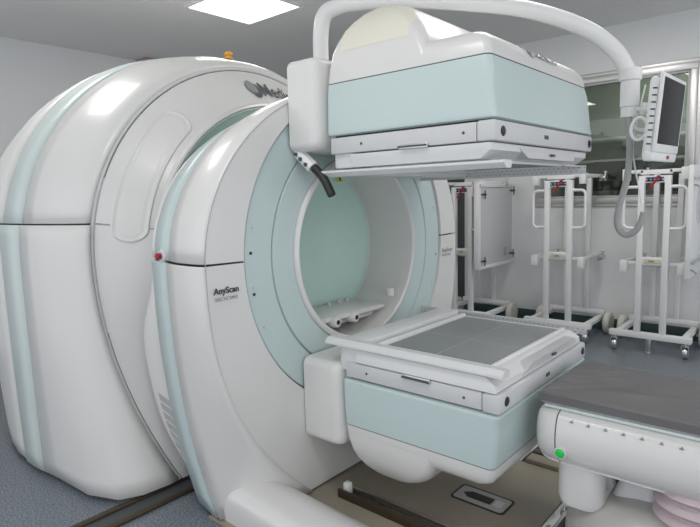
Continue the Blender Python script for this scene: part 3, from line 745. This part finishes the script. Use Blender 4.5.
# ================================================================ COLLIMATOR CARTS
def cart(cx, yf, sp, label, zt=1.385):
    T = thing('collimator_cart', label, 'cart', (cx, yf+.28, 0), 'white collimator carts along the back wall')
    yr = yf+.43
    def add(nm, m, *boxes, bev=.004, par=T):
        b = NB()
        for q in boxes: box(b, *q, bev)
        return obj(nm, b, m, par)
    hw = .29
    add('base_bar', 'white2', (cx-hw, cx+hw, yf-.03, yf+.03, .12, .165))
    for s in (-1, 1):
        add('side_rail', 'white2', (cx+s*.235-.022, cx+s*.235+.022, yf+.03, yr+.06, .12, .16))
    add('rear_bar', 'white2', (cx-hw+.03, cx+hw-.03, yr+.028, yr+.068, .16, .20))
    for s in (-1, 1):
        add('front_post', 'white2', (cx+s*sp-.022, cx+s*sp+.022, yf-.022, yf+.022, .165, zt))
        add('rear_post', 'white2', (cx+s*sp-.021, cx+s*sp+.021, yr+.03, yr+.066, .20, zt+.02))
    add('label_bar', 'white2', (cx-sp+.02, cx+sp-.02, yf-.018, yf+.018, zt-.055, zt))
    nv_ = add('label_plate', 'navy', (cx-sp+.03, cx+sp-.03, yf-.022, yf-.018, zt-.045, zt-.012), bev=.001)
    b = NB()
    for i in range(5):
        box(b, cx-sp*.6+i*sp*.3-.005, cx-sp*.6+i*sp*.3+.005, yf-.0235, yf-.022, zt-.034, zt-.024, 0)
    obj('label_mark', b, 'lgrey', nv_)
    b = NB(); tube(b, [(cx+.01+sp*.2, yf-.04, zt-.01), (cx-sp*.3, yf-.05, zt-.10)], .009, 10, 1); tube(b, [(cx+.01+sp*.2, yf-.018, zt-.012), (cx+.01+sp*.2, yf-.05, zt-.012)], .012, 10, 1); obj('red_lever', b, 'redp', T)
    # rounded grab handles
    for s in (-1, 1):
        x0 = cx+s*(sp+.015); x1 = cx+s*(sp+.125); z0, z1 = zt-.40, zt-.085; r = .04
        pts = [(x0, z1)]+[(x1-s*r+s*r*math.sin(a), z1-r+r*math.cos(a)) for a in [i*PI/2/5 for i in range(6)]]+[(x1-s*r+s*r*math.cos(a), z0+r-r*math.sin(a)) for a in [i*PI/2/5 for i in range(6)]]+[(x0, z0)]
        b = NB(); tube(b, [(x, yf-.005, z) for x, z in pts], .0125, 12, 1); obj('grab_handle', b, 'white2', T, 60)
    # upper and middle carrying rails with steel clamps
    for zz in (zt+.035, .71):
        b = NB()
        box(b, cx-sp-.02, cx+sp+.02, yf+.02, yf+.05, zz-.025, zz+.01, .003)
        for s in (-1, 1):
            xx = cx+s*.20; box(b, xx-.014, xx+.014, yf-.02, yr+.07, zz-.014, zz+.014, .003)
            box(b, min(xx, cx+s*sp), max(xx, cx+s*sp), yf+.02, yf+.045, zz-.014, zz+.012, .003)
            box(b, xx-.024, xx+.024, yf-.035, yf+.03, zz-.07, zz+.02, .003)
            box(b, min(xx, cx+s*sp), max(xx, cx+s*sp), yr+.036, yr+.060, zz-.014, zz+.012, .003)
        obj('carrying_rail', b, 'white2', T)
        for s in (-1, 1):
            xx = cx+s*.20
            b = NB(); box(b, xx+.014, xx+.06, yr-.06, yr+.02, zz-.03, zz-.005, .003); tube(b, [(xx+.03, yr-.10, zz-.04), (xx+.03, yr+.05, zz-.04)], .008, 10, 1)
            tube(b, [(xx+.05, yr-.02, zz-.04), (xx+.05, yr-.02, zz+.03)], .009, 10, 1); lathe(b, (xx+.05, yr-.02, zz+.03), [(.016, 0), (.016, .008)], 'z', 12)
            obj('clamp', b, 'steel', T)
    md = add('middle_label', 'labelcream', (cx-sp*.55, cx+sp*.75, yf-.026, yf-.0225, .715, .75), bev=.001)
    add('middle_bar', 'white2', (cx-sp+.02, cx+sp-.02, yf-.0225, yf+.0, .70, .765))
    b = NB(); box(b, cx-.02, cx+.02, yf-.0275, yf-.0258, .726, .74, 0); obj('label_mark', b, 'ink2', md)
    # casters
    for s in (-1, 1):
        xx = cx+s*(hw-.04)
        cs = add('caster_fork', 'chrome', (xx-.026, xx-.019, yf-.03, yf+.025, .03, .10), (xx+.019, xx+.026, yf-.03, yf+.025, .03, .10), (xx-.026, xx+.026, yf-.03, yf+.025, .095, .104), (xx-.010, xx+.010, yf-.012, yf+.012, .104, .12), bev=.002)
        b = NB(); lathe(b, (xx, yf, .044), [(.012, -.018), (.041, -.017), (.044, -.012), (.044, .012), (.041, .017), (.012, .018)], 'x', 28); obj('caster_wheel', b, 'steel', cs)
        xx = cx+s*(hw+.015)
        b = NB(); lathe(b, (xx, yr, .100), [(.03, -.028), (.088, -.026), (.098, -.018), (.100, 0), (.098, .018), (.088, .026), (.03, .028)], 'x', 36); rw = obj('rear_wheel', b, 'wheel', T)
        b = NB(); lathe(b, (xx, yr, .100), [(.028, -.026), (.028, .026)], 'x', 20); obj('hub', b, 'steel', rw)
        b = NB(); box(b, min(cx+s*.25, xx), max(cx+s*.25, xx), yr-.012, yr+.012, .085, .108, .003); obj('axle', b, 'steel', T)
    ft = add('brake_foot', 'steel', (cx-.018, cx+.018, yf-.02, yf+.02, .02, .12), (cx-.022, cx+.022, yf-.035, yf+.02, 0, .018), bev=.003)
    return T
cart(-2.66, 4.72, .087, 'leftmost white cart beside the ringed gantry, carrying a flat white collimator panel', 1.345)
cart(-1.775, 4.79, .097, 'middle white cart of the three, left corner of the observation window behind it', 1.375)
cart(-1.03, 4.74, .090, 'rightmost white cart, standing below and behind the hanging monitor', 1.385)
# collimators
t = thing('collimator', 'flat white rectangular collimator panel with corner clips on the leftmost cart', 'collimator', (-2.42, 4.93, .6), 'collimators on the carts')
b = NB(); box(b, -2.45, -2.42, 4.61, 5.28, .615, 1.335, .006); obj('panel', b, 'lgrey', t)
b = NB(); 
for q in ((4.58, 5.30, 1.335, 1.365), (4.58, 5.30, .585, .615), (4.575, 4.61, .6, 1.38)): box(b, -2.465, -2.41, q[0], q[1], q[2], q[3], .004)
obj('frame', b, 'white2', t)
for y, z in ((4.66, 1.27), (4.66, .66), (5.26, 1.30), (5.26, .68)):
    b = NB(); tube(b, [(-2.42, y, z), (-2.385, y, z)], .010, 10, 1); box(b, -2.42, -2.412, y-.045, y+.045, z-.006, z+.006, .001); tube(b, [(-2.395, y, z-.04), (-2.395, y, z+.04)], .006, 8, 1); obj('corner_clip', b, 'dark', t)
t = thing('collimator', 'white collimator panel with a round recess on the rightmost cart', 'collimator', (-.77, 4.95, .6), 'collimators on the carts')
b = NB(); box(b, -.80, -.765, 4.66, 5.28, .62, 1.45, .006); obj('panel', b, 'white2', t)
b = NB(); lathe(b, (-.765, 4.97, 1.17), [(.17, -.002), (.17, .004), (.16, .004), (.155, -.001)], 'x', 48, False); obj('recess_rim', b, 'white2', t)
b = NB(); lathe(b, (-.765, 4.97, 1.17), [(.156, .0), (.156, .001)], 'x', 48); obj('recess_disc', b, 'lgrey', t)
for z in (1.36, .74):
    b = NB(); tube(b, [(-.74, 4.62, z), (-.74, 5.2, z)], .009, 10, 1); tube(b, [(-.77, 4.72, z-.05), (-.72, 4.64, z-.07)], .007, 10, 1); obj('clamp_rod', b, 'steel', t)
